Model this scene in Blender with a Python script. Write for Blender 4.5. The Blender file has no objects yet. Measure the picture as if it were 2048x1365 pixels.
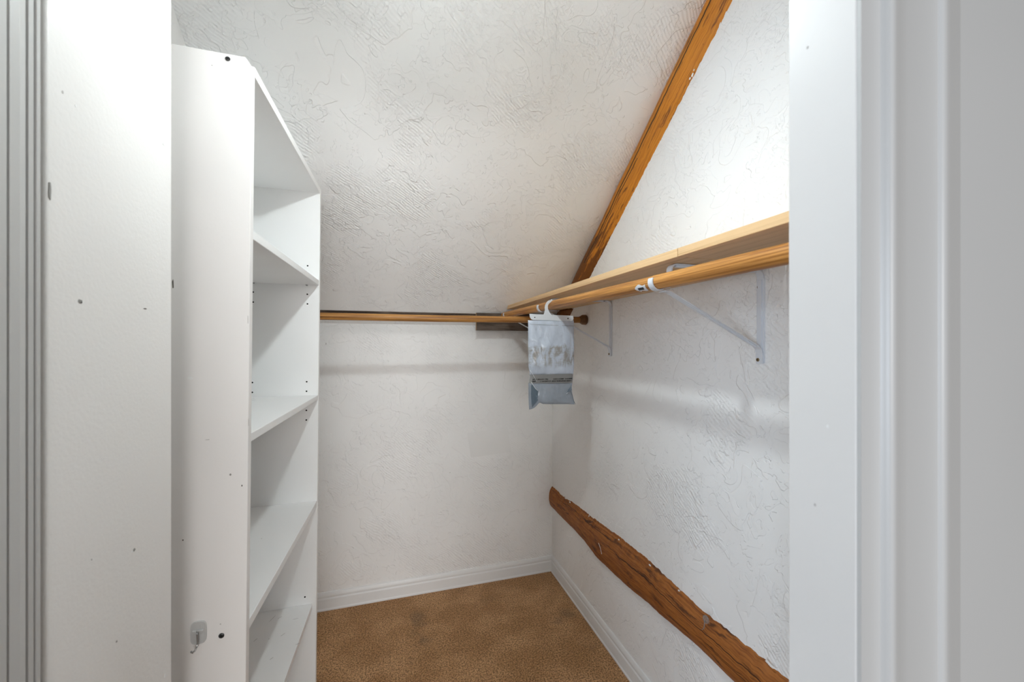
import bpy, bmesh, math, random
from mathutils import Vector, noise

S = bpy.context.scene
C = S.collection
random.seed(7)

# ------------------------------------------------------------------ camera
FPX, V0, TH, EYE = 804.58, 691.5, 0.2958, 1.3
cam = bpy.data.cameras.new('camera')
cam.sensor_width = 36.0
cam.lens = 36.0 * FPX / 2048.0
cam.shift_y = (V0 - 682.5) / 2048.0
cam.clip_start = 0.02
cam.dof.use_dof = True
cam.dof.focus_distance = 1.55
cam.dof.aperture_fstop = 6.3
camo = bpy.data.objects.new('camera', cam)
camo.location = (0, 0, EYE)
camo.rotation_euler = (math.pi / 2, 0, -TH)
C.objects.link(camo)
S.camera = camo

# ------------------------------------------------------------------ world (the bedroom's soft daylight behind the camera)
W = bpy.data.worlds.new('bedroom_daylight')
S.world = W
W.use_nodes = True
W.node_tree.nodes['Background'].inputs[0].default_value = (1.0, 1.0, 1.0, 1)
W.node_tree.nodes['Background'].inputs[1].default_value = 0.07
BULB = 335.0            # radiance of the closet bulb

# the bedroom's window, behind and to the left of the camera
wl = bpy.data.lights.new('bedroom_window', 'AREA')
wl.shape = 'RECTANGLE'; wl.size = 1.0; wl.size_y = 1.3; wl.energy = 34.0; wl.color = (0.74, 0.86, 1.0)
wo = bpy.data.objects.new('bedroom_window', wl); C.objects.link(wo)
wo.location = (-2.5, -1.6, 1.25)
wo.rotation_euler = Vector((2.5 + 0.5, 1.6 + 0.6, -0.3)).to_track_quat('-Z', 'Y').to_euler()

# added fill light behind the camera, lifting the far wall through the doorway
fill_l = bpy.data.lights.new('frontal_fill', 'AREA')
fill_l.shape = 'RECTANGLE'; fill_l.size = 3.2; fill_l.size_y = 1.5; fill_l.energy = 116.0; fill_l.color = (1.0, 0.99, 0.98)
fill_o = bpy.data.objects.new('frontal_fill', fill_l); C.objects.link(fill_o)
fill_o.location = (-0.15, -6.0, 1.7)
fill_o.rotation_euler = Vector((0.6, 7.0, -0.6)).to_track_quat('-Z', 'Y').to_euler()

S.view_settings.view_transform = 'Standard'
S.view_settings.look = 'None'
S.view_settings.exposure = 0.84
S.view_settings.gamma = 1.0
S.view_settings.use_curve_mapping = False
S.cycles.max_bounces = 8
S.cycles.diffuse_bounces = 7
S.cycles.glossy_bounces = 2
S.cycles.adaptive_threshold = 0.04
S.cycles.transparent_max_bounces = 8

# ------------------------------------------------------------------ dimensions of the closet (metres)
XR, XL, YF = 0.904, -0.515, 2.1634           # right wall, left wall, far wall
ZC, MC = 1.41, 0.763                         # slanted ceiling: height at the far wall and its slope
YN0, YN1 = 0.229, 0.287                      # door wall, bedroom side and closet side
def ceil_z(y): return ZC + MC * (YF - y)
SN, CS = math.sin(TH), math.cos(TH)
def at(u, v, Y):                             # the point at depth Y of the closet measured at (u, v)
    a = (u - 1024) / FPX
    dx, dy, dz = SN + a * CS, CS - a * SN, -(v - V0) / FPX
    k = Y / dy
    return Vector((dx * k, Y, EYE + dz * k))

# ------------------------------------------------------------------ materials
def new_mat(name):
    m = bpy.data.materials.new(name); m.use_nodes = True
    nt = m.node_tree
    return m, nt, nt.nodes['Principled BSDF']
def nd(nt, t, **kw):
    n = nt.nodes.new(t)
    for k, v in kw.items():
        if k in n.inputs.keys(): n.inputs[k].default_value = v
        else: setattr(n, k, v)
    return n
def lk(nt, a, b): nt.links.new(a, b)
def math_n(nt, op, a, b=None, clamp=False):
    n = nt.nodes.new('ShaderNodeMath'); n.operation = op; n.use_clamp = clamp
    for i, x in enumerate((a, b)):
        if x is None: continue
        if isinstance(x, (int, float)): n.inputs[i].default_value = x
        else: lk(nt, x, n.inputs[i])
    return n.outputs[0]
def ramp(nt, fac, lo, hi, a=0.0, b=1.0):
    n = nt.nodes.new('ShaderNodeMapRange'); n.interpolation_type = 'SMOOTHSTEP'
    lk(nt, fac, n.inputs['Value'])
    n.inputs['From Min'].default_value = lo; n.inputs['From Max'].default_value = hi
    n.inputs['To Min'].default_value = a; n.inputs['To Max'].default_value = b
    return n.outputs['Result']
def coords(nt, scale=(1, 1, 1), rot=(0, 0, 0), out='Object', loc=(0, 0, 0)):
    tc = nt.nodes.new('ShaderNodeTexCoord'); mp = nt.nodes.new('ShaderNodeMapping')
    lk(nt, tc.outputs[out], mp.inputs['Vector'])
    mp.inputs['Scale'].default_value = scale; mp.inputs['Rotation'].default_value = rot; mp.inputs['Location'].default_value = loc
    return mp.outputs['Vector']
def noise_n(nt, vec, scale, detail=2.0, rough=0.5, dist=0.0):
    n = nt.nodes.new('ShaderNodeTexNoise')
    lk(nt, vec, n.inputs['Vector'])
    n.inputs['Scale'].default_value = scale; n.inputs['Detail'].default_value = detail
    n.inputs['Roughness'].default_value = rough; n.inputs['Distortion'].default_value = dist
    return n.outputs['Fac']
def mixc(nt, fac, a, b):
    n = nt.nodes.new('ShaderNodeMix'); n.data_type = 'RGBA'
    if isinstance(fac, (int, float)): n.inputs[0].default_value = fac
    else: lk(nt, fac, n.inputs[0])
    for i, x in ((6, a), (7, b)):
        if isinstance(x, tuple): n.inputs[i].default_value = (*x, 1)
        else: lk(nt, x, n.inputs[i])
    return n.outputs[2]
def bump(nt, p, h, strength, dist):
    b = nt.nodes.new('ShaderNodeBump')
    b.inputs['Strength'].default_value = strength; b.inputs['Distance'].default_value = dist
    lk(nt, h, b.inputs['Height']); lk(nt, b.outputs['Normal'], p.inputs['Normal'])

def flat(name, col, rough=0.5, metal=0.0, spec=0.5):
    m, nt, p = new_mat(name)
    p.inputs['Base Color'].default_value = (*col, 1); p.inputs['Roughness'].default_value = rough
    p.inputs['Metallic'].default_value = metal; p.inputs['Specular IOR Level'].default_value = spec
    return m

def plaster(name, col, strength=0.5, offset=0.0):
    m, nt, p = new_mat(name)
    v = coords(nt, loc=(offset, offset * 0.7, offset * 1.3))
    vs = coords(nt, scale=(1.0, 1.0, 1.0), rot=(0.6, 0.4, 0.9), loc=(offset, 0, 0))
    n1 = noise_n(nt, v, 7.5, 2, 0.55, 1.2)
    p1 = ramp(nt, n1, 0.518, 0.530)
    n2 = noise_n(nt, vs, 17.0, 2, 0.55, 1.8)
    p2 = ramp(nt, n2, 0.53, 0.542)
    n4 = noise_n(nt, v, 40.0, 1, 0.5, 1.2)
    p4 = ramp(nt, n4, 0.54, 0.58)
    m1 = noise_n(nt, v, 3.0, 1)
    mk = ramp(nt, m1, 0.42, 0.54)
    mk2 = ramp(nt, noise_n(nt, vs, 4.0, 1), 0.48, 0.62)
    wv = nt.nodes.new('ShaderNodeTexWave'); lk(nt, vs, wv.inputs['Vector'])
    wv.inputs['Scale'].default_value = 34; wv.inputs['Distortion'].default_value = 9; wv.inputs['Detail'].default_value = 1
    wv.inputs['Detail Scale'].default_value = 0.35
    lines = math_n(nt, 'MULTIPLY', wv.outputs['Fac'], mk2)
    h = math_n(nt, 'MULTIPLY', math_n(nt, 'MULTIPLY', p1, math_n(nt, 'ADD', math_n(nt, 'MULTIPLY', mk2, 0.4), 0.6)), 0.75)
    h = math_n(nt, 'ADD', h, math_n(nt, 'MULTIPLY', math_n(nt, 'MULTIPLY', p2, mk), 0.75))
    h = math_n(nt, 'ADD', h, math_n(nt, 'MULTIPLY', math_n(nt, 'MULTIPLY', p4, mk2), 0.45))
    h = math_n(nt, 'ADD', h, math_n(nt, 'MULTIPLY', lines, 0.24))
    h = math_n(nt, 'ADD', h, math_n(nt, 'MULTIPLY', n1, 0.5))
    bump(nt, p, h, strength, 0.0060)
    lk(nt, mixc(nt, ramp(nt, m1, 0.35, 0.75), col, tuple(c * 0.965 for c in col)), p.inputs['Base Color'])
    p.inputs['Roughness'].default_value = 0.55
    p.inputs['Specular IOR Level'].default_value = 0.25
    return m

def paint(name, col, rough=0.32, orange=0.0, spec=0.4):
    m, nt, p = new_mat(name)
    v = coords(nt)
    d = ramp(nt, noise_n(nt, v, 3.0, 2), 0.35, 0.75)
    lk(nt, mixc(nt, d, col, tuple(c * 0.96 for c in col)), p.inputs['Base Color'])
    p.inputs['Roughness'].default_value = rough; p.inputs['Specular IOR Level'].default_value = spec
    if orange: bump(nt, p, noise_n(nt, v, 190.0, 2), orange, 0.0006)
    return m

def wood(name, lightc, darkc, scale, contrast=(0.35, 0.7), rough=0.45, bands=None, knots=None, sp=0.35):
    """grain runs along the axis with the small scale"""
    m, nt, p = new_mat(name)
    v = coords(nt, scale=scale)
    g = noise_n(nt, v, 1.0, 5, 0.6, 0.6)
    col = mixc(nt, ramp(nt, g, *contrast), lightc, darkc)
    fine = noise_n(nt, coords(nt, scale=tuple(s * 4 for s in scale)), 1.0, 3)
    col = mixc(nt, ramp(nt, fine, 0.55, 0.8, 0, 0.45), col, darkc)
    if knots:
        kn = noise_n(nt, coords(nt), knots[0], 3, 0.6)
        col = mixc(nt, ramp(nt, kn, knots[1], knots[2]), col, knots[3])
    lk(nt, col, p.inputs['Base Color'])
    p.inputs['Roughness'].default_value = rough; p.inputs['Specular IOR Level'].default_value = sp
    bump(nt, p, g, 0.25, 0.001)
    return m

M = {}
M['wall_far'] = plaster('plaster_white_far', (0.925, 0.927, 0.922), 0.55, 3.1)
M['wall_right'] = plaster('plaster_white_right', (0.925, 0.927, 0.925), 0.52, 7.7)
M['ceiling'] = plaster('plaster_white_ceiling', (0.93, 0.932, 0.928), 0.58, 12.4)
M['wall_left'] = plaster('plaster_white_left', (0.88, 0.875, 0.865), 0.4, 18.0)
M['stub'] = paint('eggshell_white', (0.87, 0.855, 0.835), 0.30, 0.5)
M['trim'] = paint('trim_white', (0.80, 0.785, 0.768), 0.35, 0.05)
M['casing'] = paint('casing_shaded_white', (0.56, 0.557, 0.547), 0.35, 0.05)  # door trim and wall greyed: the doorway's shade is put into the colour
M['basebd'] = paint('baseboard_white', (0.84, 0.845, 0.845), 0.35, 0.05)
M['melamine'] = paint('melamine_white', (0.915, 0.917, 0.913), 0.38, 0.0)
M['side'] = paint('painted_side_panel', (0.885, 0.865, 0.85), 0.35, 0.15)
M['metal_white'] = flat('white_enamel_metal', (0.73, 0.76, 0.81), 0.35)
M['black'] = flat('black_steel', (0.012, 0.012, 0.012), 0.4)
M['hole'] = flat('dark_hole', (0.006, 0.006, 0.006), 0.9)
M['brass'] = flat('brass_screw', (0.30, 0.22, 0.12), 0.35, 1.0)
M['steel'] = flat('bright_steel', (0.42, 0.42, 0.42), 0.22, 1.0)
M['dent'] = flat('exposed_gypsum', (0.30, 0.29, 0.27), 0.8)
M['dentdark'] = flat('bare_chip', (0.10, 0.085, 0.07), 0.8)
M['dentlight'] = flat('raised_paint_edge', (0.88, 0.88, 0.87), 0.5)
M['grime'] = flat('grey_scuff', (0.52, 0.50, 0.48), 0.7)
M['patch'] = paint('paint_patch', (0.90,0.902,0.895), 0.50, 0.1)
M['shelf'] = wood('pale_pine', (0.80, 0.55, 0.30), (0.58, 0.36, 0.17), (60, 2.0, 160), (0.40, 0.75), 0.5, knots=(14, 0.70, 0.78, (0.22, 0.11, 0.05)))
M['rod'] = wood('honey_pine_rod', (0.66, 0.32, 0.085), (0.33, 0.125, 0.025), (240, 3.0, 240), (0.36, 0.66), 0.4)
M['rodx'] = wood('honey_pine_rod_across', (0.60, 0.30, 0.085), (0.22, 0.085, 0.02), (3.0, 260, 260), (0.36, 0.62), 0.42)
M['socket'] = wood('brown_socket', (0.28, 0.145, 0.065), (0.14, 0.07, 0.03), (30, 30, 6))
M['cleat'] = wood('weathered_board', (0.15, 0.115, 0.09), (0.05, 0.035, 0.025), (5, 40, 40), (0.35, 0.65), 0.7)
M['cleat_end'] = flat('fresh_cut_end', (0.50, 0.29, 0.13), 0.6)
M['pale'] = wood('pale_rod_end', (0.62, 0.42, 0.24), (0.42, 0.26, 0.13), (40, 40, 40))
M['cord'] = flat('white_cord', (0.7, 0.7, 0.68), 0.5)

def log_mat(name, c1, c2, c3, cracks, dark_from=None, grain=(3.0, 26.0)):
    """UV: u metres along the log, v 0..1 across it"""
    m, nt, p = new_mat(name)
    uv = coords(nt, scale=(grain[0], grain[1] * 0.12, 1), out='UV')
    uvf = coords(nt, scale=(grain[0] * 2.4, grain[1], 1), out='UV')
    raw = coords(nt, out='UV')
    sx = nt.nodes.new('ShaderNodeSeparateXYZ'); lk(nt, raw, sx.inputs[0])
    a = noise_n(nt, uv, 3.0, 5, 0.62, 0.8)
    b = noise_n(nt, uvf, 1.2, 5, 0.65, 0.5)
    col = mixc(nt, ramp(nt, b, 0.38, 0.66), c1, c2)
    blot = ramp(nt, a, 0.52, 0.68)
    if dark_from:
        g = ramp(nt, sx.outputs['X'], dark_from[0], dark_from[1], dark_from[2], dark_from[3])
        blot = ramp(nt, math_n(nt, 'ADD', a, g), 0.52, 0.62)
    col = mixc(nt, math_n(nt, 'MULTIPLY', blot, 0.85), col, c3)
    speck = ramp(nt, noise_n(nt, coords(nt, scale=(30, 14, 1), out='UV'), 2.0, 3), 0.70, 0.76)
    col = mixc(nt, math_n(nt, 'MULTIPLY', speck, 0.5), col, tuple(min(1, c * 1.5) for c in c1))
    wob = noise_n(nt, coords(nt, scale=(5, 0, 1), out='UV'), 1.0, 3)
    hh = b
    for (v0, slope, u0, u1, w) in cracks:
        line = math_n(nt, 'ADD', v0, math_n(nt, 'MULTIPLY', sx.outputs['X'], slope))
        line = math_n(nt, 'ADD', line, math_n(nt, 'MULTIPLY', math_n(nt, 'SUBTRACT', wob, 0.5), 0.10))
        d = math_n(nt, 'ABSOLUTE', math_n(nt, 'SUBTRACT', sx.outputs['Y'], line))
        k = ramp(nt, d, w, w * 2.2, 1, 0)
        k = math_n(nt, 'MULTIPLY', k, math_n(nt, 'MULTIPLY', math_n(nt, 'GREATER_THAN', sx.outputs['X'], u0), math_n(nt, 'LESS_THAN', sx.outputs['X'], u1)))
        col = mixc(nt, math_n(nt, 'MULTIPLY', k, 0.92), col, (0.02, 0.008, 0.004))
        hh = math_n(nt, 'SUBTRACT', hh, k)
    lk(nt, col, p.inputs['Base Color'])
    p.inputs['Roughness'].default_value = 0.60; p.inputs['Specular IOR Level'].default_value = 0.35
    bump(nt, p, hh, 0.5, 0.0015)
    return m

M['log_low'] = log_mat('stained_log', (0.40, 0.140, 0.028), (0.23, 0.070, 0.014), (0.055, 0.020, 0.009),
                       [(0.34, 0.02, 0.0, 1.15, 0.006), (0.52, 0.05, 0.0, 0.70, 0.004), (0.16, 0.02, 1.2, 1.8, 0.004)])
M['log_up'] = log_mat('varnished_rafter_log', (0.62, 0.235, 0.022), (0.44, 0.145, 0.012), (0.115, 0.036, 0.008),
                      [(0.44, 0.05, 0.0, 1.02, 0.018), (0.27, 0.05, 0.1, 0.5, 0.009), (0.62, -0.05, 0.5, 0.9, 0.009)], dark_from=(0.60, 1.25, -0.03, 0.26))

def carpet():
    m, nt, p = new_mat('brown_carpet')
    v = coords(nt)
    big = noise_n(nt, v, 5.5, 3, 0.55)
    col = mixc(nt, ramp(nt, big, 0.38, 0.68), (0.52, 0.275, 0.115), (0.72, 0.415, 0.20))
    grey = ramp(nt, noise_n(nt, coords(nt, loc=(3.3, 1.2, 0)), 4.2, 3), 0.60, 0.72)
    col = mixc(nt, math_n(nt, 'MULTIPLY', grey, 0.55), col, (0.22, 0.155, 0.098))
    f1 = noise_n(nt, v, 150.0, 2, 0.7)
    f2 = noise_n(nt, v, 330.0, 1, 0.5)
    spk = math_n(nt, 'ADD', math_n(nt, 'MULTIPLY', f1, 0.6), math_n(nt, 'MULTIPLY', f2, 0.4))
    col = mixc(nt, ramp(nt, spk, 0.42, 0.56, 0.80, 0), col, (0.12, 0.062, 0.028))
    col = mixc(nt, ramp(nt, spk, 0.56, 0.68, 0, 0.6), col, (0.82, 0.52, 0.28))
    lk(nt, col, p.inputs['Base Color'])
    p.inputs['Roughness'].default_value = 0.95; p.inputs['Specular IOR Level'].default_value = 0.1
    p.inputs['Sheen Weight'].default_value = 0.15
    bump(nt, p, spk, 0.9, 0.006)
    return m
M['carpet'] = carpet()

def plastic_film(name, col, clear, rough=0.2, residue=False):
    m, nt, p = new_mat(name)
    out = nt.nodes['Material Output']
    v = coords(nt)
    c = mixc(nt, ramp(nt, noise_n(nt, coords(nt, scale=(30, 30, 9)), 1.0, 3), 0.35, 0.7), col, tuple(x * 0.86 for x in col))
    if residue:
        sx = nt.nodes.new('ShaderNodeSeparateXYZ'); lk(nt, coords(nt, out='UV'), sx.inputs[0])
        top = math_n(nt, 'ADD', sx.outputs['Y'], math_n(nt, 'MULTIPLY', math_n(nt, 'SUBTRACT', noise_n(nt, coords(nt, scale=(7, 1.2, 1), out='UV'), 1.0, 3), 0.5), 0.30))
        band = math_n(nt, 'MULTIPLY', ramp(nt, top, 0.44, 0.50, 0, 1), ramp(nt, sx.outputs['Y'], 0.76, 0.88, 1, 0))
        stk = noise_n(nt, coords(nt, scale=(11, 5, 1), out='UV'), 1.0, 4, 0.6, 0.6)
        wav = noise_n(nt, coords(nt, scale=(8, 70, 1), out='UV'), 1.0, 2)
        k = math_n(nt, 'MULTIPLY', band, ramp(nt, math_n(nt, 'ADD', stk, math_n(nt, 'MULTIPLY', math_n(nt, 'SUBTRACT', wav, 0.5), 0.25)), 0.36, 0.66))
        c = mixc(nt, math_n(nt, 'MULTIPLY', k, 0.8), c, (0.30, 0.26, 0.20))
    lk(nt, c, p.inputs['Base Color'])
    p.inputs['Roughness'].default_value = rough; p.inputs['Specular IOR Level'].default_value = 0.6
    bump(nt, p, noise_n(nt, coords(nt, scale=(55, 20, 28)), 1.0, 3, 0.5, 0.8), 0.6, 0.004)
    tr = nt.nodes.new('ShaderNodeBsdfTransparent'); tr.inputs[0].default_value = (0.86, 0.90, 0.94, 1)
    mx = nt.nodes.new('ShaderNodeMixShader'); mx.inputs[0].default_value = clear
    lk(nt, p.outputs[0], mx.inputs[1]); lk(nt, tr.outputs[0], mx.inputs[2]); lk(nt, mx.outputs[0], out.inputs['Surface'])
    return m
M['film_up'] = plastic_film('milky_blue_film', (0.64, 0.71, 0.82), 0.12, 0.22, True)
M['film_low'] = plastic_film('clear_grey_film', (0.40, 0.45, 0.52), 0.42, 0.12)
M['film_dark'] = plastic_film('folded_blue_film', (0.10, 0.16, 0.21), 0.35, 0.1)
M['band'] = flat('grey_seal_band', (0.24, 0.24, 0.235), 0.4)
M['ink'] = flat('dark_ink', (0.03, 0.03, 0.03), 0.6)
M['header'] = flat('white_header_plastic', (0.70, 0.73, 0.76), 0.3)
M['clear_dim'] = plastic_film('clear_plastic_on_wood', (0.45, 0.42, 0.40), 0.72, 0.12)
M['clear'] = plastic_film('clear_plastic', (0.86, 0.85, 0.83), 0.35, 0.1)
def bulb_mat():
    m, nt, p = new_mat('lit_bulb')
    e = nt.nodes.new('ShaderNodeEmission'); e.inputs[0].default_value = (0.89, 0.98, 1.0, 1); e.inputs[1].default_value = BULB
    lk(nt, e.outputs[0], nt.nodes['Material Output'].inputs['Surface'])
    return m
M['bulb'] = bulb_mat()
def shade_mat():  # for the unseen shade added to cut the bulb's upward light
    m, nt, p = new_mat('ceiling_dimming_shade')
    d = nt.nodes.new('ShaderNodeBsdfDiffuse'); d.inputs[0].default_value = (0.9, 0.9, 0.89, 1)
    t = nt.nodes.new('ShaderNodeBsdfTranslucent'); t.inputs[0].default_value = (0.97, 0.97, 0.96, 1)
    x = nt.nodes.new('ShaderNodeMixShader'); x.inputs[0].default_value = 0.9
    lk(nt, d.outputs[0], x.inputs[1]); lk(nt, t.outputs[0], x.inputs[2])
    tr = nt.nodes.new('ShaderNodeBsdfTransparent'); y = nt.nodes.new('ShaderNodeMixShader'); y.inputs[0].default_value = 0.17
    lk(nt, x.outputs[0], y.inputs[1]); lk(nt, tr.outputs[0], y.inputs[2]); lk(nt, y.outputs[0], nt.nodes['Material Output'].inputs['Surface'])
    return m
M['shade'] = shade_mat()

# ------------------------------------------------------------------ mesh helpers (all in world metres)
class MB:
    def __init__(s): s.v = []; s.f = []; s.m = []; s.uv = None
    def add(s, vs, fs, mi=0):
        o = len(s.v); s.v += [Vector(p) for p in vs]
        for f in fs: s.f.append(tuple(i + o for i in f)); s.m.append(mi)
        return s
    def box(s, x0, x1, y0, y1, z0, z1, mi=0):
        return s.add([(x0,y0,z0),(x1,y0,z0),(x1,y1,z0),(x0,y1,z0),(x0,y0,z1),(x1,y0,z1),(x1,y1,z1),(x0,y1,z1)],
                     [(0,3,2,1),(4,5,6,7),(0,1,5,4),(1,2,6,5),(2,3,7,6),(3,0,4,7)], mi)
    def prism(s, poly, axis, a, b, mi=0):
        """poly: 2-D points in the two other axes (in x, y, z order), extruded along axis from a to b"""
        n = len(poly); P = []
        for t in (a, b):
            for (p, q) in poly:
                P.append({'x': (t, p, q), 'y': (p, t, q), 'z': (p, q, t)}[axis])
        F = [tuple(range(n)), tuple(range(2 * n - 1, n - 1, -1))]
        for i in range(n):
            j = (i + 1) % n; F.append((i, i + n, j + n, j))
        return s.add(P, F, mi)
    def tube(s, pts, r, n=12, cap=True, mi=0):
        pts = [Vector(p) for p in pts]
        rs = r if isinstance(r, (list, tuple)) else [r] * len(pts)
        P = []; F = []
        prev = None
        for i, p in enumerate(pts):
            d = (pts[min(i + 1, len(pts) - 1)] - pts[max(i - 1, 0)]).normalized()
            if prev is None:
                u = d.cross(Vector((0, 0, 1)))
                if u.length < 1e-3: u = d.cross(Vector((1, 0, 0)))
                u.normalize()
            else: u = (prev - d * prev.dot(d)).normalized()
            w = d.cross(u); prev = u
            for k in range(n):
                t = 2 * math.pi * k / n; P.append(p + (u * math.cos(t) + w * math.sin(t)) * rs[i])
        for i in range(len(pts) - 1):
            for k in range(n):
                k2 = (k + 1) % n; F.append((i*n+k, i*n+k2, (i+1)*n+k2, (i+1)*n+k))
        if cap: F += [tuple(range(n))[::-1], tuple((len(pts)-1)*n + k for k in range(n))]
        return s.add(P, F, mi)
    def strip(s, path, y0, y1, th, mi=0):
        """flat metal strip: path in (x, z), thickness th to the left of travel, width y0..y1"""
        path = [Vector(p) for p in path]; L = []; R = []
        for i, p in enumerate(path):
            d = (path[min(i + 1, len(path) - 1)] - path[max(i - 1, 0)]).normalized()
            nrm = Vector((-d.y, d.x)) * th * 0.5
            L.append(p + nrm); R.append(p - nrm)
        n = len(path); P = []
        for i in range(n):
            P += [(L[i].x, y0, L[i].y), (L[i].x, y1, L[i].y), (R[i].x, y1, R[i].y), (R[i].x, y0, R[i].y)]
        F = [(0, 1, 2, 3), (4*n-1, 4*n-2, 4*n-3, 4*n-4)]
        for i in range(n - 1):
            a = 4 * i; b = a + 4
            for k in range(4):
                k2 = (k + 1) % 4; F.append((a + k, b + k, b + k2, a + k2))
        return s.add(P, F, mi)
    def grid(s, fn, nu, nv, mi=0, uvfn=None):
        o = len(s.v); P = [fn(i / nu, j / nv) for i in range(nu + 1) for j in range(nv + 1)]
        F = [(i*(nv+1)+j, (i+1)*(nv+1)+j, (i+1)*(nv+1)+j+1, i*(nv+1)+j+1) for i in range(nu) for j in range(nv)]
        if uvfn:
            if s.uv is None: s.uv = {}
            for i in range(nu + 1):
                for j in range(nv + 1): s.uv[o + i*(nv+1)+j] = uvfn(i / nu, j / nv)
        return s.add(P, F, mi)
    def build(s, name, mat, parent=None, smooth=False, bevel=0.0, origin=None):
        me = bpy.data.meshes.new(name)
        o = Vector(origin) if origin else (parent_world(parent) if parent else Vector((0, 0, 0)))
        me.from_pydata([p - o for p in s.v], [], s.f)
        mats = mat if isinstance(mat, (list, tuple)) else [mat]
        for x in mats: me.materials.append(M[x])
        for pl, mi in zip(me.polygons, s.m): pl.material_index = mi; pl.use_smooth = bool(smooth)
        if s.uv is not None:
            ul = me.uv_layers.new(name='uv')
            for lp in me.loops:
                ul.data[lp.index].uv = s.uv.get(lp.vertex_index, (0, 0))
        bm = bmesh.new(); bm.from_mesh(me)
        bmesh.ops.recalc_face_normals(bm, faces=bm.faces)
        if bevel:
            bmesh.ops.bevel(bm, geom=[e for e in bm.edges if e.is_manifold and e.calc_face_angle(0) > 0.5], offset=bevel, segments=2, profile=0.5, affect='EDGES')
        bm.to_mesh(me); bm.free()
        if smooth == 'auto':
            for pl in me.polygons: pl.use_smooth = True
            try: me.set_sharp_from_angle(angle=math.radians(40))
            except Exception: pass
        ob = bpy.data.objects.new(name, me); C.objects.link(ob)
        if parent:
            ob.parent = parent
            if origin: ob.location = o - parent_world(parent)
            WORLD[ob] = o
        else:
            ob.location = o; WORLD[ob] = o
        return ob
WORLD = {}
def parent_world(p): return WORLD[p].copy()
def tag(o, label, cat, group=None, kind=None):
    o['label'] = label; o['category'] = cat
    if group: o['group'] = group
    if kind: o['kind'] = kind
    return o
def thing(name, loc, label, cat, group=None):
    o = bpy.data.objects.new(name, None); C.objects.link(o); o.location = loc; o.empty_display_size = 0.05
    WORLD[o] = Vector(loc)
    return tag(o, label, cat, group)
def fbm(x, y=0.0, z=0.0): return noise.fractal(Vector((x, y, z)), 1.0, 2.0, 4)
def lerp_table(tab, x):
    if x <= tab[0][0]: return tab[0][1]
    for (a, b), (c, d) in zip(tab, tab[1:]):
        if x <= c: return b + (d - b) * (x - a) / (c - a)
    return tab[-1][1]
def chip(name, parent, centre, axis, w, h, mat, seed=0, depth=0.0006, n=9, ang=0.0):
    """a small ragged nick: flat blob standing a hair proud of the surface whose normal is along axis ('x+', 'x-', 'y-', 'z+')"""
    rnd = random.Random(seed); poly = []
    for k in range(n):
        t = 2 * math.pi * k / n; r = 0.6 + 0.4 * rnd.random()
        a, b = math.cos(t) * w * 0.5 * r, math.sin(t) * h * 0.5 * r
        poly.append((a * math.cos(ang) - b * math.sin(ang), a * math.sin(ang) + b * math.cos(ang)))
    c = centre; mb = MB()
    if axis[0] == 'x':
        s = 1 if axis[1] == '+' else -1
        mb.prism([(c[1] + p, c[2] + q) for p, q in poly], 'x', c[0] - 0.0004 * s, c[0] + depth * s)
    elif axis[0] == 'y':
        mb.prism([(c[0] + p, c[2] + q) for p, q in poly], 'y', c[1] + 0.0004, c[1] - depth)
    else:
        mb.prism([(c[0] + p, c[1] + q) for p, q in poly], 'z', c[2] - 0.0004, c[2] + depth)
    return mb.build(name, mat, parent)

# ================================================================== THE ROOM
floor = MB().box(-1.6, 1.6, -1.6, YF + 0.12, -0.06, 0.0).build('floor', 'carpet')
tag(floor, 'brown cut-pile carpet with darker traffic stains', 'carpet', kind='structure')

wall_far = MB().box(XL - 0.12, XR + 0.12, YF, YF + 0.1, 0, 1.50).build('wall_far', 'wall_far')
tag(wall_far, 'low white textured plaster knee wall below the slanted ceiling', 'wall', kind='structure')
pq = [at(934, 867, YF), at(1015, 855, YF), at(1023, 904, YF), at(942, 916, YF)]
MB().prism([(p.x, p.z) for p in pq], 'y', YF + 0.0004, YF - 0.0007).build('paint_patch', 'patch', wall_far)
for i, (u, v, w, h) in enumerate([(652, 688, .004, .014), (900, 946, .010, .003), (1036, 1100, .004, .004), (1016, 1113, .006, .003), (875, 748, .003, .003)]):
    p = at(u, v, YF); chip('scuff', wall_far, (p.x, YF, p.z), 'y-', w, h, 'grime', i)

def side_wall(name, x0, x1, y0, mat, label):
    y1 = YF + 0.1
    poly = [(y0, 0), (y1, 0), (y1, ceil_z(y1) + 0.02), (y0, ceil_z(y0) + 0.02)]
    w = MB().prism(poly, 'x', x0, x1).build(name, mat)
    return tag(w, label, 'wall', kind='structure')
wall_right = side_wall('wall_right', XR, XR + 0.1, YN0, 'wall_right', 'white skip-trowel plaster wall carrying the wooden shelf and brackets')
wall_left = side_wall('wall_left', XL - 0.1, XL, YN0, 'wall_left', 'white plaster wall sliver above and behind the bookcase')

y0, y1 = YN0 - 0.05, YF + 0.1
ceiling = MB().prism([(y0, ceil_z(y0)), (y1, ceil_z(y1)), (y1, ceil_z(y1) + 0.1), (y0, ceil_z(y0) + 0.1)], 'x', XL - 0.1, XR + 0.1).build('ceiling', 'ceiling')
tag(ceiling, 'slanted white ceiling with raised trowelled plaster texture', 'ceiling', kind='structure')

# door wall towards the bedroom, with its opening
XJ, XS = 0.36, -0.33        # right jamb face, left side of the opening
ztop = ceil_z(YN0) + 0.02
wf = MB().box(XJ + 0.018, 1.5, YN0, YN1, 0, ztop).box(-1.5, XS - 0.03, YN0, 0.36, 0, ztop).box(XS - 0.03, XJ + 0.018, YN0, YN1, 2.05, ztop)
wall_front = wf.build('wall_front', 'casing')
tag(wall_front, 'flat wall with its shade painted in, beside the door casing at the right edge', 'wall', kind='structure')

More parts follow.
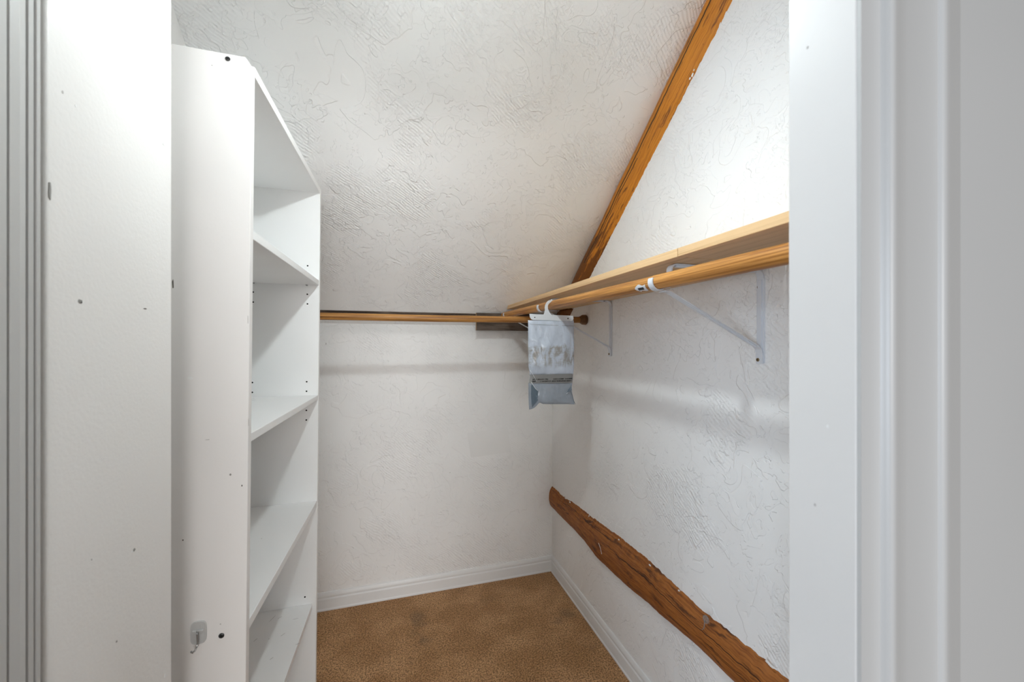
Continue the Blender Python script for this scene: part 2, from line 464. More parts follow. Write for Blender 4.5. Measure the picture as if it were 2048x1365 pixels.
jamb = MB().box(XJ, XJ + 0.018, YN0, YN1, 0, 2.05).box(XS - 0.03, XJ + 0.018, YN0, YN1, 2.03, 2.05).build('trim_1', 'trim', bevel=0.0012)
tag(jamb, 'smooth white door jamb reveal in the right foreground', 'door jamb', kind='structure')
for i, (u, v) in enumerate([(1615, 95), (1655, 853), (1630, 1010)]):
    a = (u - 1024) / FPX; dx, dy = SN + a * CS, CS - a * SN; k = XJ / dx
    chip('nick', jamb, (XJ, dy * k, EYE - (v - V0) / FPX * k), 'x-', .0022, .0035, 'grime' if i != 1 else 'dentlight', 40 + i, 0.0003)

prof = [(.3605, 0), (.3605, .003), (.3650, .0031), (.3698, .0035), (.3750, .0039), (.3790, .0050), (.3805, .0075), (.3813, .0100), (.3832, .0114), (.3861, .0116), (.3911, .0105), (.3991, .0086), (.407, .0078), (.4207, .0076),
        (.4384, .0076), (.4440, .0085), (.4452, .0103), (.447, .0115), (.4519, .0113), (.4598, .0095), (.4706, .0068), (.4838, .0040), (.4838, 0)]
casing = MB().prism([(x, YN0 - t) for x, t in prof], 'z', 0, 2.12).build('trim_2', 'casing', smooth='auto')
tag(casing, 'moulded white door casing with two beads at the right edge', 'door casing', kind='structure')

# left side of the opening: grooved stop moulding, then a short painted return wall
yy = lambda q: -XS / q
g = 0.0035
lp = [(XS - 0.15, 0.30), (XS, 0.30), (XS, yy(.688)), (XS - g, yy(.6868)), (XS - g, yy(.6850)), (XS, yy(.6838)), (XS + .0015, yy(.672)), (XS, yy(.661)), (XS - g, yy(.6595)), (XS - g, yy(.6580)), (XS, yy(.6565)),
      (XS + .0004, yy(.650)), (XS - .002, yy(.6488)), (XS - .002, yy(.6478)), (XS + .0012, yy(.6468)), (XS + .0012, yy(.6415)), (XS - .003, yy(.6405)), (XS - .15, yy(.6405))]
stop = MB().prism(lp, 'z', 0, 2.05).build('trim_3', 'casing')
tag(stop, 'grooved white door stop moulding at the left edge', 'door trim', kind='structure')
ys = -XS / .6300
ret = [(XL - 0.02, ys - .001), (XS - .012, ys - .001), (XS - .003, ys - .0005), (XS - .001, ys + .001), (XS, ys + .003), (XS, .742), (XS - .0008, .757), (XS - .0018, .766), (XS - .004, .7745), (XS - .012, .779), (XL - 0.02, .779)]
wall_ret = MB().prism(ret, 'z', 0, ceil_z(.779) + 0.01).build('wall_return', 'stub', smooth='auto')
tag(wall_ret, 'narrow satin white wall return between the door trim and the bookcase', 'wall', kind='structure')
MB().box(XL - 0.02, XS - .02, .36, ys - .004, 0, ztop).build('wall_return_core', 'stub', wall_ret)
def on_return(u, v):
    a = (u - 1024) / FPX; dx, dy = SN + a * CS, CS - a * SN; k = XS / dx
    return (XS, dy * k, EYE - (v - V0) / FPX * k)
for i, (u, v, w, h, mt) in enumerate([(160, 603, .008, .005, 'dent'), (163, 606, .006, .003, 'dentlight'), (290, 618, .009, .0022, 'dentdark'), (268, 1101, .007, .005, 'dent'), (265, 1104, .005, .002, 'dentlight'),
                                      (233, 1284, .003, .003, 'dent'), (125, 184, .003, .004, 'grime'), (151, 212, .003, .003, 'dentlight'), (327, 288, .006, .006, 'dentlight'), (330, 1352, .005, .008, 'dentlight'), (183, 1120, .002, .002, 'grime')]):
    chip('nick', wall_ret, on_return(u, v), 'x+', w, h, mt, 60 + i, 0.0004)
p = on_return(99, 381); chip('paint_chip', wall_ret, (XS, p[1], p[2]), 'x+', .0035, .022, 'dent', 81, 0.0006, 11)

# baseboards: one moulded profile swept along the wall
bprof = [(0, 0), (.016, 0), (.016, .006), (.013, .009), (.0125, .012), (.0125, .052), (.0118, .056), (.0095, .0585), (.0088, .061), (.0098, .064), (.0092, .070), (.0070, .076), (.0060, .0795), (.0035, .084), (0, .0845)]
bb_far = MB().prism([(YF - d, z) for d, z in bprof], 'x', XL, XR).build('baseboard_far', 'basebd', smooth='auto')
tag(bb_far, 'white moulded baseboard along the low far wall', 'baseboard', kind='structure')
bb_right = MB().prism([(XR - d, z) for d, z in bprof], 'y', YN1, YF).build('baseboard_right', 'basebd', smooth='auto')
tag(bb_right, 'white moulded baseboard running below the dark stained log', 'baseboard', kind='structure')

# dark strip of bare wood in the angle of ceiling and far wall
ya, yb = YF - (1.4685 - ZC) / MC, YF - (1.437 - ZC) / MC
strip4 = MB().prism([(ya, ceil_z(ya)), (ya, ceil_z(ya) - .004), (yb, ceil_z(yb) - .004), (yb, ceil_z(yb))], 'x', XL, 0.437).build('trim_4', 'cleat')
tag(strip4, 'dark bare wood strip in the ceiling angle behind the rod', 'wood strip', kind='structure')

# ================================================================== LOGS
ZB = [(0.3, .386), (.88, .386), (1.00, .386), (1.116, .372), (1.25, .364), (1.41, .346), (1.61, .340), (1.75, .358), (1.87, .366), (2.05, .360), (2.17, .362)]
ZT = [(0.3, .522), (.72, .513), (.90, .508), (1.00, .503), (1.25, .522), (1.45, .520), (1.61, .508), (1.85, .498), (2.17, .486)]
def low_log(i, j):
    y = YN1 + (YF - YN1) * i
    zt = lerp_table(ZT, y) + 0.004 * fbm(y * 9) + 0.0040 * fbm(y * 48, 3)
    if 1.90 < y < 2.08: zt -= 0.008 * math.sin((y - 1.90) / .18 * math.pi)
    zb = lerp_table(ZB, y) + 0.004 * fbm(y * 5, 9) + 0.001 * fbm(y * 40, 7)
    t = j                                            # 0 top .. 1 bottom
    z = zt + (zb - zt) * t
    pz = 0.034 + 0.004 * fbm(y * 4, 21) - 0.010 * max(0, (y - 1.7) / .46)
    b = max(0.0, 1 - (2 * t - 1.06) ** 2) ** 0.62
    if j in (0, 1): b = 0
    x = XR + 0.003 - pz * b - 0.0012 * fbm(y * 14, z * 30) * (0 < j < 1)
    return (x, y, z)
log1 = MB().grid(low_log, 420, 26, uvfn=lambda i, j: ((YF - YN1) * i, j)).build('half_log', 'log_low', smooth=True)
tag(log1, 'dark brown half log set horizontally into the wall above the baseboard', 'log')

for i, (u, v, w, h, an) in enumerate([(1122, 989, .030, .006, -.1), (1131, 997, .026, .005, 0), (1140, 1005, .016, .008, 0), (1178, 1033, .008, .004, 0), (1238, 1080, .010, .006, 0), (1300, 1131, .012, .006, .1), (1358, 1182, .010, .005, .1), (1540, 1330, .030, .006, .1)]):
    a_ = (u - 1024) / FPX; dx_, dy_ = SN + a_ * CS, CS - a_ * SN; k_ = (XR - .010) / dx_
    chip('plaster_sliver', log1, (XR - .010, dy_ * k_, EYE - (v - V0) / FPX * k_), 'x-', w, h, 'dentlight', 200 + i, 0.002, 11, an)
MB().tube([(XR - .0335, on_y, on_z_) for on_y, on_z_ in ((1.565, .440), (1.548, .425), (1.538, .405))], .0009, 6).build('scratch', 'dentlight', log1)

# rafter log in the angle of the slanted ceiling and the right wall
al = Vector((0, 0.795, -0.606)); nn = Vector((0, -0.606, -0.795))
L0, L1 = -2.00, -0.085
def up_log(i, j):
    s = L0 + (L1 - L0) * i
    n1_ = 0.1105 + 0.003 * fbm(s * 7, 4) + 0.0036 * fbm(s * 50, 8)
    n = -0.002 + (n1_ + 0.002) * j
    b = max(0.0, 1 - (2 * j - 0.95) ** 2) ** 0.6
    if j in (0, 1): b = 0
    x = XR + 0.003 - (0.030 + 0.003 * fbm(s * 5, 40)) * b
    p = Vector((0, YF, ZC)) + al * s + nn * n
    if 1.489 < p.z < 1.5135: x = XR + 0.003          # notched where the shelf board passes
    return (x, p.y, p.z)
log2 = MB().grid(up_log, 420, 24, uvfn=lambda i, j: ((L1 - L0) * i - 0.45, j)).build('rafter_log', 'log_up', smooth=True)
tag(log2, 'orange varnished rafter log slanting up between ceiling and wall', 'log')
def on_right(u, v, X=XR):
    a = (u - 1024) / FPX; dx, dy = SN + a * CS, CS - a * SN; k = X / dx
    return (X, dy * k, EYE - (v - V0) / FPX * k)
for i, (u, v, w, h) in enumerate([(1385, 150, .012, .016), (1380, 157, .010, .010), (1450, 32, .006, .03), (1440, 50, .005, .02), (1388, 140, .006, .008), (1236, 462, .006, .005), (1226, 500, .006, .004)]):
    q = on_right(u, v, XR - 0.028 + (0.008 if i in (2, 3) else 0))
    chip('plaster_smear', log2, q, 'x-', w * .7, h * .8, 'dentlight', 90 + i, 0.0012, 11, 0.6)

# ================================================================== WOODEN SHELF, CLEAT, RODS
SX, SZ, ST = 0.5954, 1.492, 0.0185
yj = on_right(1355, 500, SX)[1]
def shelf_board(y0, y1a, y1b, label):
    """y1a end at the bottom, y1b end at the top"""
    b = MB().prism([(y0, SZ), (y1a, SZ), (y1b, SZ + ST), (y0, SZ + ST)], 'x', SX, XR - 0.001)
    o = b.build('shelf_board', 'shelf', bevel=0.001, origin=(SX, y0, SZ))
    return tag(o, label, 'shelf', 'pine boards of the wall shelf')
ye = YF - (SZ - ZC) / MC - 0.004; yt = YF - (SZ + ST - ZC) / MC - 0.004
shelf_board(YN1 + 0.002, yj - 0.0008, yj - 0.0008, 'pale pine shelf board nearer the doorway, short of the butt joint')
shelf_board(yj + 0.0008, ye, yt, 'pale pine shelf board reaching from the butt joint to the slanted ceiling')

cl = MB().box(0.4365, XR - 0.001, 2.071, 2.090, 1.380, 1.4715)
cl.m = [0, 0, 0, 0, 0, 1]
cleat = cl.build('cleat_board', ['cleat', 'cleat_end'], origin=(0.67, 2.08, 1.38))
tag(cleat, 'dark weathered cleat board in the corner under the shelf end', 'board')

RN, RF = 0.0170, 0.0162                      # rod radii
def rod_c(y):
    k = (y - 0.3) / 1.77
    return Vector((0.597 - 0.012 * k, y, 1.4415 + 0.0195 * k))
yr = 0.800
rod1 = MB().tube([rod_c(YN1 + .001 + (yr - YN1 - .001) * i / 6) for i in range(7)], RN, 24).build('closet_rod', 'rod', smooth='auto', origin=rod_c(YN1 + .001))
tag(rod1, 'thick orange wooden rod under the shelf nearer the doorway', 'closet rod', 'wooden hanging rods')
rod2 = MB().tube([rod_c(yr + 0.001 + (2.066 - yr - .001) * i / 8) for i in range(9)], RF, 24).build('closet_rod', 'rod', smooth='auto', origin=rod_c(2.066))
tag(rod2, 'orange wooden rod under the shelf carrying the hanging bag', 'closet rod', 'wooden hanging rods')
MB().tube([rod_c(2.066), rod_c(2.0675)], 0.0166, 20).build('cut_end', 'pale', rod2)
# torn label on the rod just past the bracket strap
rc = rod_c(0.83)
def sticker(i, j):
    t = math.radians(188 + 62 * j + 8 * math.sin(7 * i)); y = 0.818 + 0.036 * i + 0.006 * math.sin(5 * j) * i
    c = rod_c(y); return (c.x + math.cos(t) * (RF + .0006), y, c.z + math.sin(t) * (RF + .0006))
st = MB().grid(sticker, 8, 8).build('torn_label', 'metal_white', rod2)
def smark(i, j):
    t = math.radians(208 + 24 * j); y = 0.826 + 0.022 * i
    c = rod_c(y); return (c.x + math.cos(t) * (RF + .0011), y, c.z + math.sin(t) * (RF + .0011))
MB().grid(smark, 4, 4).build('dark_print', 'ink', st)

FR, FY, FZ = 0.0147, 1.7465, 1.416
t3 = thing('closet_rod', (0.2, FY, FZ), 'orange wooden rod spanning in front of the far wall', 'closet rod', 'wooden hanging rods')
MB().tube([(XL + .001, FY, FZ), (-.2, FY, FZ + .0005), (.2, FY, FZ), (.55, FY, FZ + .002), (XR - .012, FY, FZ + .007)], FR, 24).build('rod', 'rodx', t3, smooth='auto')
sk = MB().tube([(XR - .036, FY, FZ + .0075), (XR - .030, FY, FZ + .0075), (XR - .024, FY, FZ + .0075), (XR - .020, FY, FZ + .0075), (XR - .004, FY, FZ + .0075), (XR - .0005, FY, FZ + .0075)],
               [.0155, .0165, .021, .0235, .0245, .0225], 24).build('end_socket', 'socket', t3, smooth='auto')
MB().tube([(XL + .0005, FY, FZ), (XL + .020, FY, FZ)], .0235, 24).build('end_socket', 'socket', t3, smooth='auto')

# ================================================================== BRACKETS
def bracket(yb, label, z0=1.2536):
    rc = rod_c(yb); w = 0.011
    t = thing('shelf_bracket', (XR, yb, z0), label, 'bracket', 'white shelf and rod brackets')
    xw = XR - 0.0022
    # wall leg with a raised centre rib
    leg = MB().strip([(xw, z0 + .002), (xw, 1.470)], yb - w, yb + w, .003)
    leg.prism([(yb - .0055, z0 + .034), (yb + .0055, z0 + .034), (yb + .0055, 1.466), (yb - .0055, 1.466)], 'x', XR - .0068, XR - .003)
    leg.build('wall_leg', 'metal_white', t, bevel=0.0008)
    # top arm: bends off the wall, runs under the board and turns down behind the rod
    za = SZ - .0024
    path = [(xw, 1.468)]
    for k in range(7):
        a = math.pi / 2 * k / 6; path.append((xw - .018 * (1 - math.cos(a)), 1.470 + (za - 1.470) * math.sin(a)))
    xb = rc.x + RN + 0.016
    for k in range(7):
        a = math.pi / 2 * k / 6; path.append((xb + .014 - .014 * math.sin(a), za - .014 * (1 - math.cos(a))))
    path += [(xb - .001, rc.z + .004), (xb - .004, rc.z - .012)]
    arm = MB().strip(path, yb - w * .82, yb + w * .82, .003)
    arm.box(xb + .016, XR - .022, yb - .0045, yb + .0045, za - .0055, za - .001)
    arm_o = arm.build('arm', 'metal_white', t, smooth='auto')
    MB().tube([(XR - .036, yb - .0072, za - .0012), (XR - .036, yb - .0072, za - .0024)], .0038, 12).build('screw_hole', 'hole', arm_o)
    # cradle strap under and in front of the rod
    r = RN + .0022; cp = []
    for k in range(17):
        a = math.radians(-10 - 195 * k / 16); cp.append((rc.x + math.cos(a) * r, rc.z + math.sin(a) * r))
    MB().strip([(xb - .004, rc.z - .012)] + cp[1:], yb - .0085, yb + .0085, .0024).build('rod_cradle', 'metal_white', t, smooth='auto')
    # diagonal brace with its flat foot on the wall
    zf = z0 + .036
    bp = [(rc.x + .012, rc.z - .0215), (rc.x + .030, rc.z - .022), (XR - .020, zf + .010), (XR - .010, zf + .001), (XR - .0062, zf - .010), (XR - .0056, z0 + .004), (XR - .0056, z0)]
    br = MB().strip(bp, yb - .0095, yb + .0095, .0026)
    br.strip([(rc.x + .034, rc.z - .0235), (XR - .021, zf + .0075)], yb - .0035, yb + .0035, .004)
    br_o = br.build('brace', 'metal_white', t, bevel=0.0006)
    for (zz, xx) in ((z0 + .010, XR - .0069), (1.449, XR - .0037)):
        sc = MB().tube([(xx, yb + .004, zz), (xx - .0012, yb + .004, zz), (xx - .0022, yb + .004, zz)], [.0046, .0046, .0028], 14).build('screw', 'brass', t, smooth='auto')
        m = MB().box(xx - .0026, xx - .0018, yb + .004 - .0022, yb + .004 + .0022, zz - .0005, zz + .0005).box(xx - .0026, xx - .0018, yb + .004 - .0005, yb + .004 + .0005, zz - .0022, zz + .0022)
        m.build('cross_slot', 'hole', sc)
    us = [(yb + .005 - .006 * 0, z0 + .0235), (yb + .0005, z0 + .0235), (yb - .001, z0 + .022), (yb + .0005, z0 + .0205), (yb + .005, z0 + .0205)]
    st = MB()
    for a, b in zip(us, us[1:]): st.tube([(XR - .0070, a[0], a[1]), (XR - .0070, b[0], b[1])], .0004, 5)
    st.build('stamped_mark', 'dent', br_o)
    return t
bracket(0.793, 'large white metal bracket nearest the doorway with its screws showing')
bracket(1.518, 'white metal bracket on the wall just right of the hanging bag')
bracket(2.012, 'white metal bracket half hidden in the far corner behind the bag', 1.2536)

# ================================================================== HANGING BAG
YB = 1.40
bag = thing('hanging_bag', at(1101, 815, YB), 'translucent bluish moisture absorber bag hanging from the rod by a white hook', 'bag')
def px(pts): return [(at(u, v, YB).x, at(u, v, YB).z) for u, v in pts]
# header with its hook in one plate
hd = px([(1057.6, 628.2), (1072, 629.2), (1086, 629.8), (1087.5, 626), (1088.6, 621), (1088.2, 616), (1089.0, 611), (1091.5, 605.8), (1095.5, 602), (1100, 600.4), (1105, 600.8), (1109.5, 603.5), (1110.2, 606.0), (1107.5, 606.2), (1103.5, 605.2),
         (1099.5, 605.8), (1096.2, 608.5), (1094.2, 612.5), (1094.2, 617.5), (1096.0, 623), (1099.0, 627.6), (1101.5, 630.5), (1120, 631.2), (1144.6, 632.2), (1145.4, 638), (1144.0, 641.4), (1140.5, 643.0), (1120, 642.4), (1090, 641.4), (1065, 640.6), (1061, 638.8), (1058.6, 635)])
head = MB().prism(hd, 'y', YB - .0085, YB - .0045).build('header', 'header', bag, bevel=0.0007)
for (u, v, r) in ((1068, 635.6, .0022), (1134, 637.8, .0026)):
    c = at(u, v, YB); MB().tube([(c.x, YB - .0088, c.z), (c.x, YB - .0080, c.z)], r, 12).build('rivet_hole', 'hole', head)
LE = [(632, 1056.0), (640, 1055.2), (650, 1055.5), (700, 1055.6), (735, 1056.5), (745, 1058.5), (753, 1059.2), (760, 1058.0), (766, 1056.5)]
RE = [(632, 1146.0), (645, 1146.6), (690, 1147.4), (735, 1147.0), (745, 1146.0), (753, 1145.0), (766, 1143.8)]
def pouch(vt, vb, le, re, depth, front, bot=None, seed=0.0):
    def fn(i, j):
        v = vt + (vb - vt) * j
        u0, u1 = lerp_table(le, v), lerp_table(re, v); u = u0 + (u1 - u0) * i
        if bot:
            bv = lerp_table(bot, u); v = vt + (bv - vt) * j
        p = at(u, v, YB)
        b = max(0, 1 - (2 * i - 1) ** 2) ** 0.5 * max(0, 1 - (2 * j - 1) ** 2) ** 0.4
        wr = 0.0035 * fbm(u * 0.06, v * 0.035, seed) + 0.0018 * fbm(u * 0.16, v * 0.07, seed + 5)
        edge = 1.0 if 0 < i < 1 and 0 < j < 1 else 0.0
        return (p.x, YB - .004 + front * (depth * b) + wr * edge, p.z)
    return fn
up = MB().grid(pouch(641, 752, LE, RE, .020, -1, None, 1.0), 36, 44, uvfn=lambda i, j: (i, j)).grid(pouch(641, 752, LE, RE, .012, 1, None, 9.0), 36, 44, uvfn=lambda i, j: (i, 0.05))
up.build('upper_pouch', 'film_up', bag, smooth=True)
LE2 = [(766, 1056.2), (775, 1056.0), (800, 1056.6), (819, 1058.0)]
RE2 = [(766, 1143.8), (776, 1142.8), (786, 1143.2), (796, 1145.2), (808, 1148.0), (819, 1148.4)]
BOT = [(1056, 818.5), (1058.5, 819.6), (1062, 818.6), (1068, 816.0), (1073, 811.5), (1077, 806.2), (1080, 805.8), (1084, 808.2), (1100, 808.6), (1135, 808.4), (1149, 809.2)]
lo = MB().grid(pouch(766, 812, LE2, RE2, .017, -1, BOT, 3.0), 36, 20, uvfn=lambda i, j: (i, j)).grid(pouch(766, 812, LE2, RE2, .010, 1, BOT, 13.0), 36, 20, uvfn=lambda i, j: (i, j))
low = lo.build('lower_pouch', 'film_low', bag, smooth=True)
def fold(pts, d, name, mat, parent=None):
    P = [at(u, v, YB) for u, v in pts]; n = len(P)
    vs = [(p.x, YB - .004 - d - (.003 if k % 2 else 0), p.z) for k, p in enumerate(P)]
    return MB().add(vs, [tuple(range(n))]).build(name, mat, parent or low)
fold([(1059.2, 770), (1062, 769), (1067, 776), (1072.4, 781), (1072.8, 800), (1060.5, 814), (1059, 795)], .013, 'side_fold', 'film_dark')
fold([(1137.5, 768.5), (1138.0, 779), (1128.5, 787)], .016, 'side_fold', 'film_dark')
def ridge(pts, r, name, mat, d=.016, parent=None):
    MB().tube([(at(u, v, YB).x, YB - .004 - d, at(u, v, YB).z) for u, v in pts], r, 6).build(name, mat, parent or low, smooth=True)
ridge([(1059, 764), (1063.5, 771), (1068, 777.5), (1072, 781)], .0011, 'crease', 'header')
ridge([(1128.6, 787), (1133, 782.5), (1136.5, 779)], .0009, 'crease', 'header')
ridge([(1057, 740), (1062, 748), (1066.5, 756), (1070.5, 763)], .0008, 'crease', 'header', .013)
ridge([(1136, 779), (1140, 788), (1143.5, 800), (1147, 808)], .0007, 'crease', 'film_dark', .012)
ridge([(1056.5, 649.0), (1085, 650.6), (1115, 651.8), (1146, 652.8)], .0006, 'top_seam', 'band', .0125, bag)
ridge([(1075, 653), (1075.5, 660)], .0005, 'crease', 'header', .018)
ridge([(1131, 655), (1135, 668), (1136, 690)], .0006, 'crease', 'header', .0185)
# gusset seal band with two lines of small print
def bandf(i, j):
    v = 749.5 - 2.2 * i + (767.0 - 1.6 * i - 749.5 + 2.2 * i) * j
    u0, u1 = lerp_table(LE, v) + .3, lerp_table(RE, v) - .3; u = u0 + (u1 - u0) * i
    p = at(u, v, YB); b = max(0, 1 - (2 * i - 1) ** 2) ** 0.5
    return (p.x, YB - .0052 - .010 * b * (1 - .3 * j), p.z)
band = MB().grid(bandf, 24, 6).build('seal_band', 'band', bag, smooth=True)
rnd = random.Random(5)
for row, (j0, skip) in enumerate([(0.46, ((.40, .52), (.78, .80))), (0.70, ((.13, .22), (.47, .50)))]):
    mb = MB(); i = 0.06
    while i < 0.97:
        wd = rnd.choice((.008, .010, .012))
        if not any(a < i < b for a, b in skip):
            for q in range(rnd.choice((1, 2, 2))):
                a = bandf(min(1, i + q * wd * .55), j0 + rnd.uniform(0, .04)); b = bandf(min(1, i + q * wd * .55 + .003 * rnd.choice((-1, 0, 1))), j0 + .15)
                mb.tube([(a[0], a[1] - .0006, a[2]), (b[0], b[1] - .0006, b[2])], .00045, 4)
            if rnd.random() < .5:
                jj = j0 + rnd.choice((.0, .07, .15)); a = bandf(i, jj); b = bandf(min(1, i + wd * .6), jj)
                mb.tube([(a[0], a[1] - .0006, a[2]), (b[0], b[1] - .0006, b[2])], .0004, 4)
        i += wd + rnd.choice((.003, .004, .004, .012))
    mb.build('small_print', 'ink', band)['kind'] = 'stuff'

# ================================================================== BOOKCASE
XB, KL, MR = -0.2365, 0.0088, 0.0366          # front edge, lean, skew of the front
TK = 0.016
def bx(z, y): return XB + KL * (z - 1.3) + MR * (y - 1.2)
YA, YZ = 0.8723, 1.4782                       # inner faces of the two sides
DP = 0.262
bk = thing('bookcase', (-0.36, 1.175, 0), 'tall narrow white bookcase with empty shelves against the left wall', 'bookcase')
def bpanel(name, y0, y1, z0, z1, f0=0.0, dp=DP, mat='melamine', bevel=0.0012, parent=None, fcut=0.0):
    P = []
    for z in (z0, z1):
        for (y, back) in ((y0, 0), (y1, 0), (y1, 1), (y0, 1)):
            P.append((bx(z, y) - (dp if back else f0) - (fcut if (not back and z == z1) else 0), y, z))
    return MB().add(P, [(0, 3, 2, 1), (4, 5, 6, 7), (0, 1, 5, 4), (1, 2, 6, 5), (2, 3, 7, 6), (3, 0, 4, 7)]).build(name, mat, parent or bk, bevel=bevel)
ZTOP = 1.8345
# near side panel with its clipped top corner
sp = []
for y in (YA - TK, YA):
    for (x, z) in ((bx(0, y), 0), (bx(1.815, y), 1.812), (bx(1.82, y) - .004, 1.825), (bx(1.83, y) - .011, ZTOP), (bx(1.83, y) - DP, ZTOP), (bx(0, y) - DP, 0)):
        sp.append((x, y, z))
n6 = 6
near = MB().add(sp, [tuple(range(n6)), tuple(range(2 * n6 - 1, n6 - 1, -1))] + [(i, i + n6, (i + 1) % n6 + n6, (i + 1) % n6) for i in range(n6)]).build('side_panel', 'side', bk, bevel=0.001)
near['label'] = 'painted side panel facing the doorway'
far = bpanel('side_panel', YZ, YZ + TK, 0, 1.829)
# back
MB().add([(bx(z, y) - DP + d, y, z) for z in (0, 1.83) for y, d in ((YA, 0), (YZ, 0), (YZ, .004), (YA, .004))],
         [(0, 3, 2, 1), (4, 5, 6, 7), (0, 1, 5, 4), (1, 2, 6, 5), (2, 3, 7, 6), (3, 0, 4, 7)]).build('back_panel', 'melamine', bk)
bpanel('top_panel', YA, YZ, 1.8112, 1.829, f0=0.0005)
for (zb, fs, th) in ((1.5018, .001, .0165), (1.1173, .001, .0165), (0.7616, .001, .0185), (0.421, .012, .0175), (0.060, .001, .0165)):
    bpanel('shelf', YA + .0005, YZ - .0005, zb, zb + th, f0=fs, dp=DP - .005)
bpanel('kick_board', YA + .0005, YZ - .0005, 0, .060, f0=.012, dp=.028)
# pin holes drilled in the far side, where they show
def side_pt(u, v):
    p = at(u, v, YZ); return p
holes = MB()
for (u, v) in [(615.3, 532), (614.6, 589), (614.9, 608.3), (613.4, 764), (613.1, 783.1), (612.7, 821.3), (612.6, 840.6), (609.8, 1194.8), (609.6, 1213.7),
               (506.3, 584.6), (506.3, 604.6), (504.6, 765.6), (504.5, 785.3)]:
    p = side_pt(u, v); holes.tube([(p.x, YZ + .001, p.z), (p.x, YZ - .0004, p.z)], .0026, 10)
h = holes.build('pin_holes', 'hole', far); h['kind'] = 'stuff'
for (u, v) in [(614, 570.3), (507.5, 565.4)]:
    p = side_pt(u, v); MB().tube([(p.x, YZ, p.z - .001), (p.x, YZ - .007, p.z - .001)], .0032, 10).build('shelf_pin', 'steel', bk, smooth='auto')
# screws in the near side
YP = YA - TK
for (u, v, r) in ((455.5, 118, .0042), (443, 1272, .0046)):
    p = at(u, v, YP)
    sc = MB().tube([(p.x, YP, p.z), (p.x, YP - .0008, p.z), (p.x, YP - .0016, p.z)], [r, r, r * .6], 16).build('screw', 'black', near, smooth='auto')
    MB().box(p.x - r * .4, p.x + r * .4, YP - .0018, YP - .0012, p.z - .0004, p.z + .0004).box(p.x - .0004, p.x + .0004, YP - .0018, YP - .0012, p.z - r * .4, p.z + r * .4).build('cross_slot', 'hole', sc)
for i, (u, v, w, hh, mt) in enumerate([(461, 950, .004, .005, 'dent'), (484, 972, .0025, .004, 'dentdark'), (366, 1081, .0022, .003, 'dentdark'), (346, 568, .003, .022, 'dentdark'), (380, 757, .010, .008, 'dentlight'),
                                       (424, 131, .0025, .0025, 'grime'), (441, 1249, .003, .003, 'grime'), (415, 880, .010, .0015, 'grime'), (497, 845, .0012, .02, 'grime'), (496, 640, .0010, .02, 'grime')]):
    p = at(u, v, YP); chip('nick', near, (p.x, YP, p.z), 'y-', w, hh, mt, 120 + i, 0.0003)
# scuffs on the shelf tops
def on_z(u, v, Z):
    a = (u - 1024) / FPX; dx, dy, dz = SN + a * CS, CS - a * SN, -(v - V0) / FPX; k = (Z - EYE) / dz
    return (dx * k, dy * k, Z)
shelves = [o for o in bk.children if o.name.startswith('shelf') and 'pin' not in o.name]
for i, (u, v, Z, si, w, hh, an) in enumerate([(506, 798, 1.1173 + .0165, 1, .012, .0015, .3), (507, 801, 1.1173 + .0165, 1, .012, .0015, .3), (523, 1078, .7616 + .0185, 2, .004, .003, .5), (545, 1238, .421 + .0175, 3, .04, .0018, 1.2), (560, 1236, .421 + .0175, 3, .02, .0015, .8),
                                             (511, 1281, .421 + .0175, 3, .02, .002, 1.0), (543, 1318, .421 + .0175, 3, .014, .002, .8), (566, 1270, .421 + .0175, 3, .02, .0015, .9), (595, 1289, .421 + .0175, 3, .014, .0015, .3), (538, 1279, .421 + .0175, 3, .004, .003, 0), (590, 1239, .421 + .0175, 3, .02, .001, .2)]):
    chip('scuff', shelves[si], on_z(u, v, Z), 'z+', w, hh, 'grime', 160 + i, 0.0003, 9, an)

# adhesive hook on the bookcase side
p = at(398, 1267, YP)
hk = thing('adhesive_hook', (p.x, YP, p.z), 'clear adhesive utility hook with a bent wire, stuck low on the bookcase side', 'hook')
pl = []
w2, h2 = .0125, .0205
for k in range(24):
    t = 2 * math.pi * k / 24; c, s = math.cos(t), math.sin(t)
    pl.append((p.x + math.copysign(abs(c) ** .55, c) * w2, p.z + .002 + math.copysign(abs(s) ** .55, s) * h2))
MB().prism(pl, 'y', YP, YP - .003).build('backplate', 'clear', hk, bevel=0.0008)
MB().box(p.x - .008, p.x + .008, YP - .003, YP - .0065, p.z + .006, p.z + .0085).build('clip_bar', 'clear', hk, bevel=0.0006)
wp = [(p.x, YP - .006, p.z + .008), (p.x, YP - .007, p.z + .002), (p.x + .0005, YP - .007, p.z - .012), (p.x, YP - .008, p.z - .018), (p.x - .0012, YP - .012, p.z - .0225), (p.x - .003, YP - .017, p.z - .0225), (p.x - .004, YP - .020, p.z - .0185)]
MB().tube(wp, .0015, 10).build('wire_hook', 'steel', hk, smooth=True)

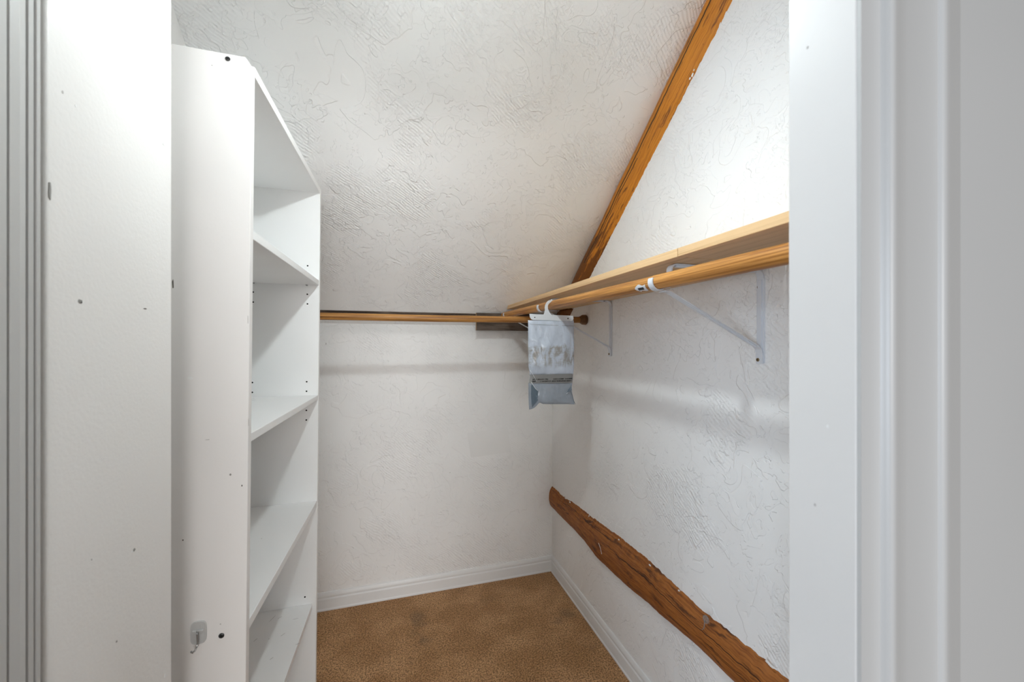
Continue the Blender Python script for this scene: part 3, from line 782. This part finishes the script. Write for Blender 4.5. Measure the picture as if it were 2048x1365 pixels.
# clear hook stuck on the half log
q = on_right(1411, 1240, XR - .036)
h2o = thing('adhesive_hook', q, 'small round clear plastic hook stuck on the dark half log', 'hook')
MB().tube([(q[0] + .004, q[1], q[2]), (q[0] - .001, q[1], q[2]), (q[0] - .0022, q[1], q[2])], [.0105, .0105, .009], 24).build('disc', 'clear_dim', h2o, smooth='auto')
MB().tube([(q[0] - .003, q[1], q[2] - .002), (q[0] - .004, q[1], q[2] - .016), (q[0] - .007, q[1], q[2] - .026), (q[0] - .012, q[1], q[2] - .025)], .0016, 8).build('prong', 'clear_dim', h2o, smooth=True)

# ================================================================== CLOSET LIGHT (bulb on a cord, just above the picture; its shade is added to dim the ceiling)
LP = Vector((0.115, 0.70, 2.015))
lamp = thing('pendant_lamp', (LP.x, LP.y, ceil_z(LP.y)), 'bulb under an added ceiling-dimming shade hanging from the slanted ceiling above the doorway', 'lamp')
zc = ceil_z(LP.y)
MB().tube([(LP.x, LP.y, zc + .02), (LP.x, LP.y, zc - .03), (LP.x, LP.y, zc - .035)], [.05, .05, .02], 24).build('canopy', 'cord', lamp, smooth='auto')
MB().tube([(LP.x, LP.y, zc - .03), (LP.x, LP.y, LP.z + .09)], .003, 8).build('cord', 'cord', lamp)
MB().tube([(LP.x, LP.y, LP.z + .095), (LP.x, LP.y, LP.z + .085), (LP.x, LP.y, LP.z + .045), (LP.x, LP.y, LP.z + .035)], [.008, .017, .019, .017], 16).build('socket', 'cord', lamp, smooth='auto')
sh = MB()
def shade(i, j):
    a = 2 * math.pi * i; k = math.sin(j * math.pi / 2)
    r = .019 + .053 * k; z = LP.z + .072 - .085 * (1 - math.cos(j * math.pi / 2))
    return (LP.x + r * math.cos(a), LP.y + r * math.sin(a), z)
sh.grid(shade, 32, 8).build('added_shade', 'shade', lamp, smooth=True)
rb = 0.026; pts = []; rs = []
for k in range(13):
    a = math.pi * k / 12; zz = LP.z - rb * math.cos(a); r = rb * math.sin(a)
    if k > 9: r = max(r, .013)
    pts.append((LP.x, LP.y, zz)); rs.append(max(r, .0005))
pts.append((LP.x, LP.y, LP.z + .040)); rs.append(.013)
MB().tube(pts, rs, 20).build('bulb', 'bulb', lamp, smooth=True)
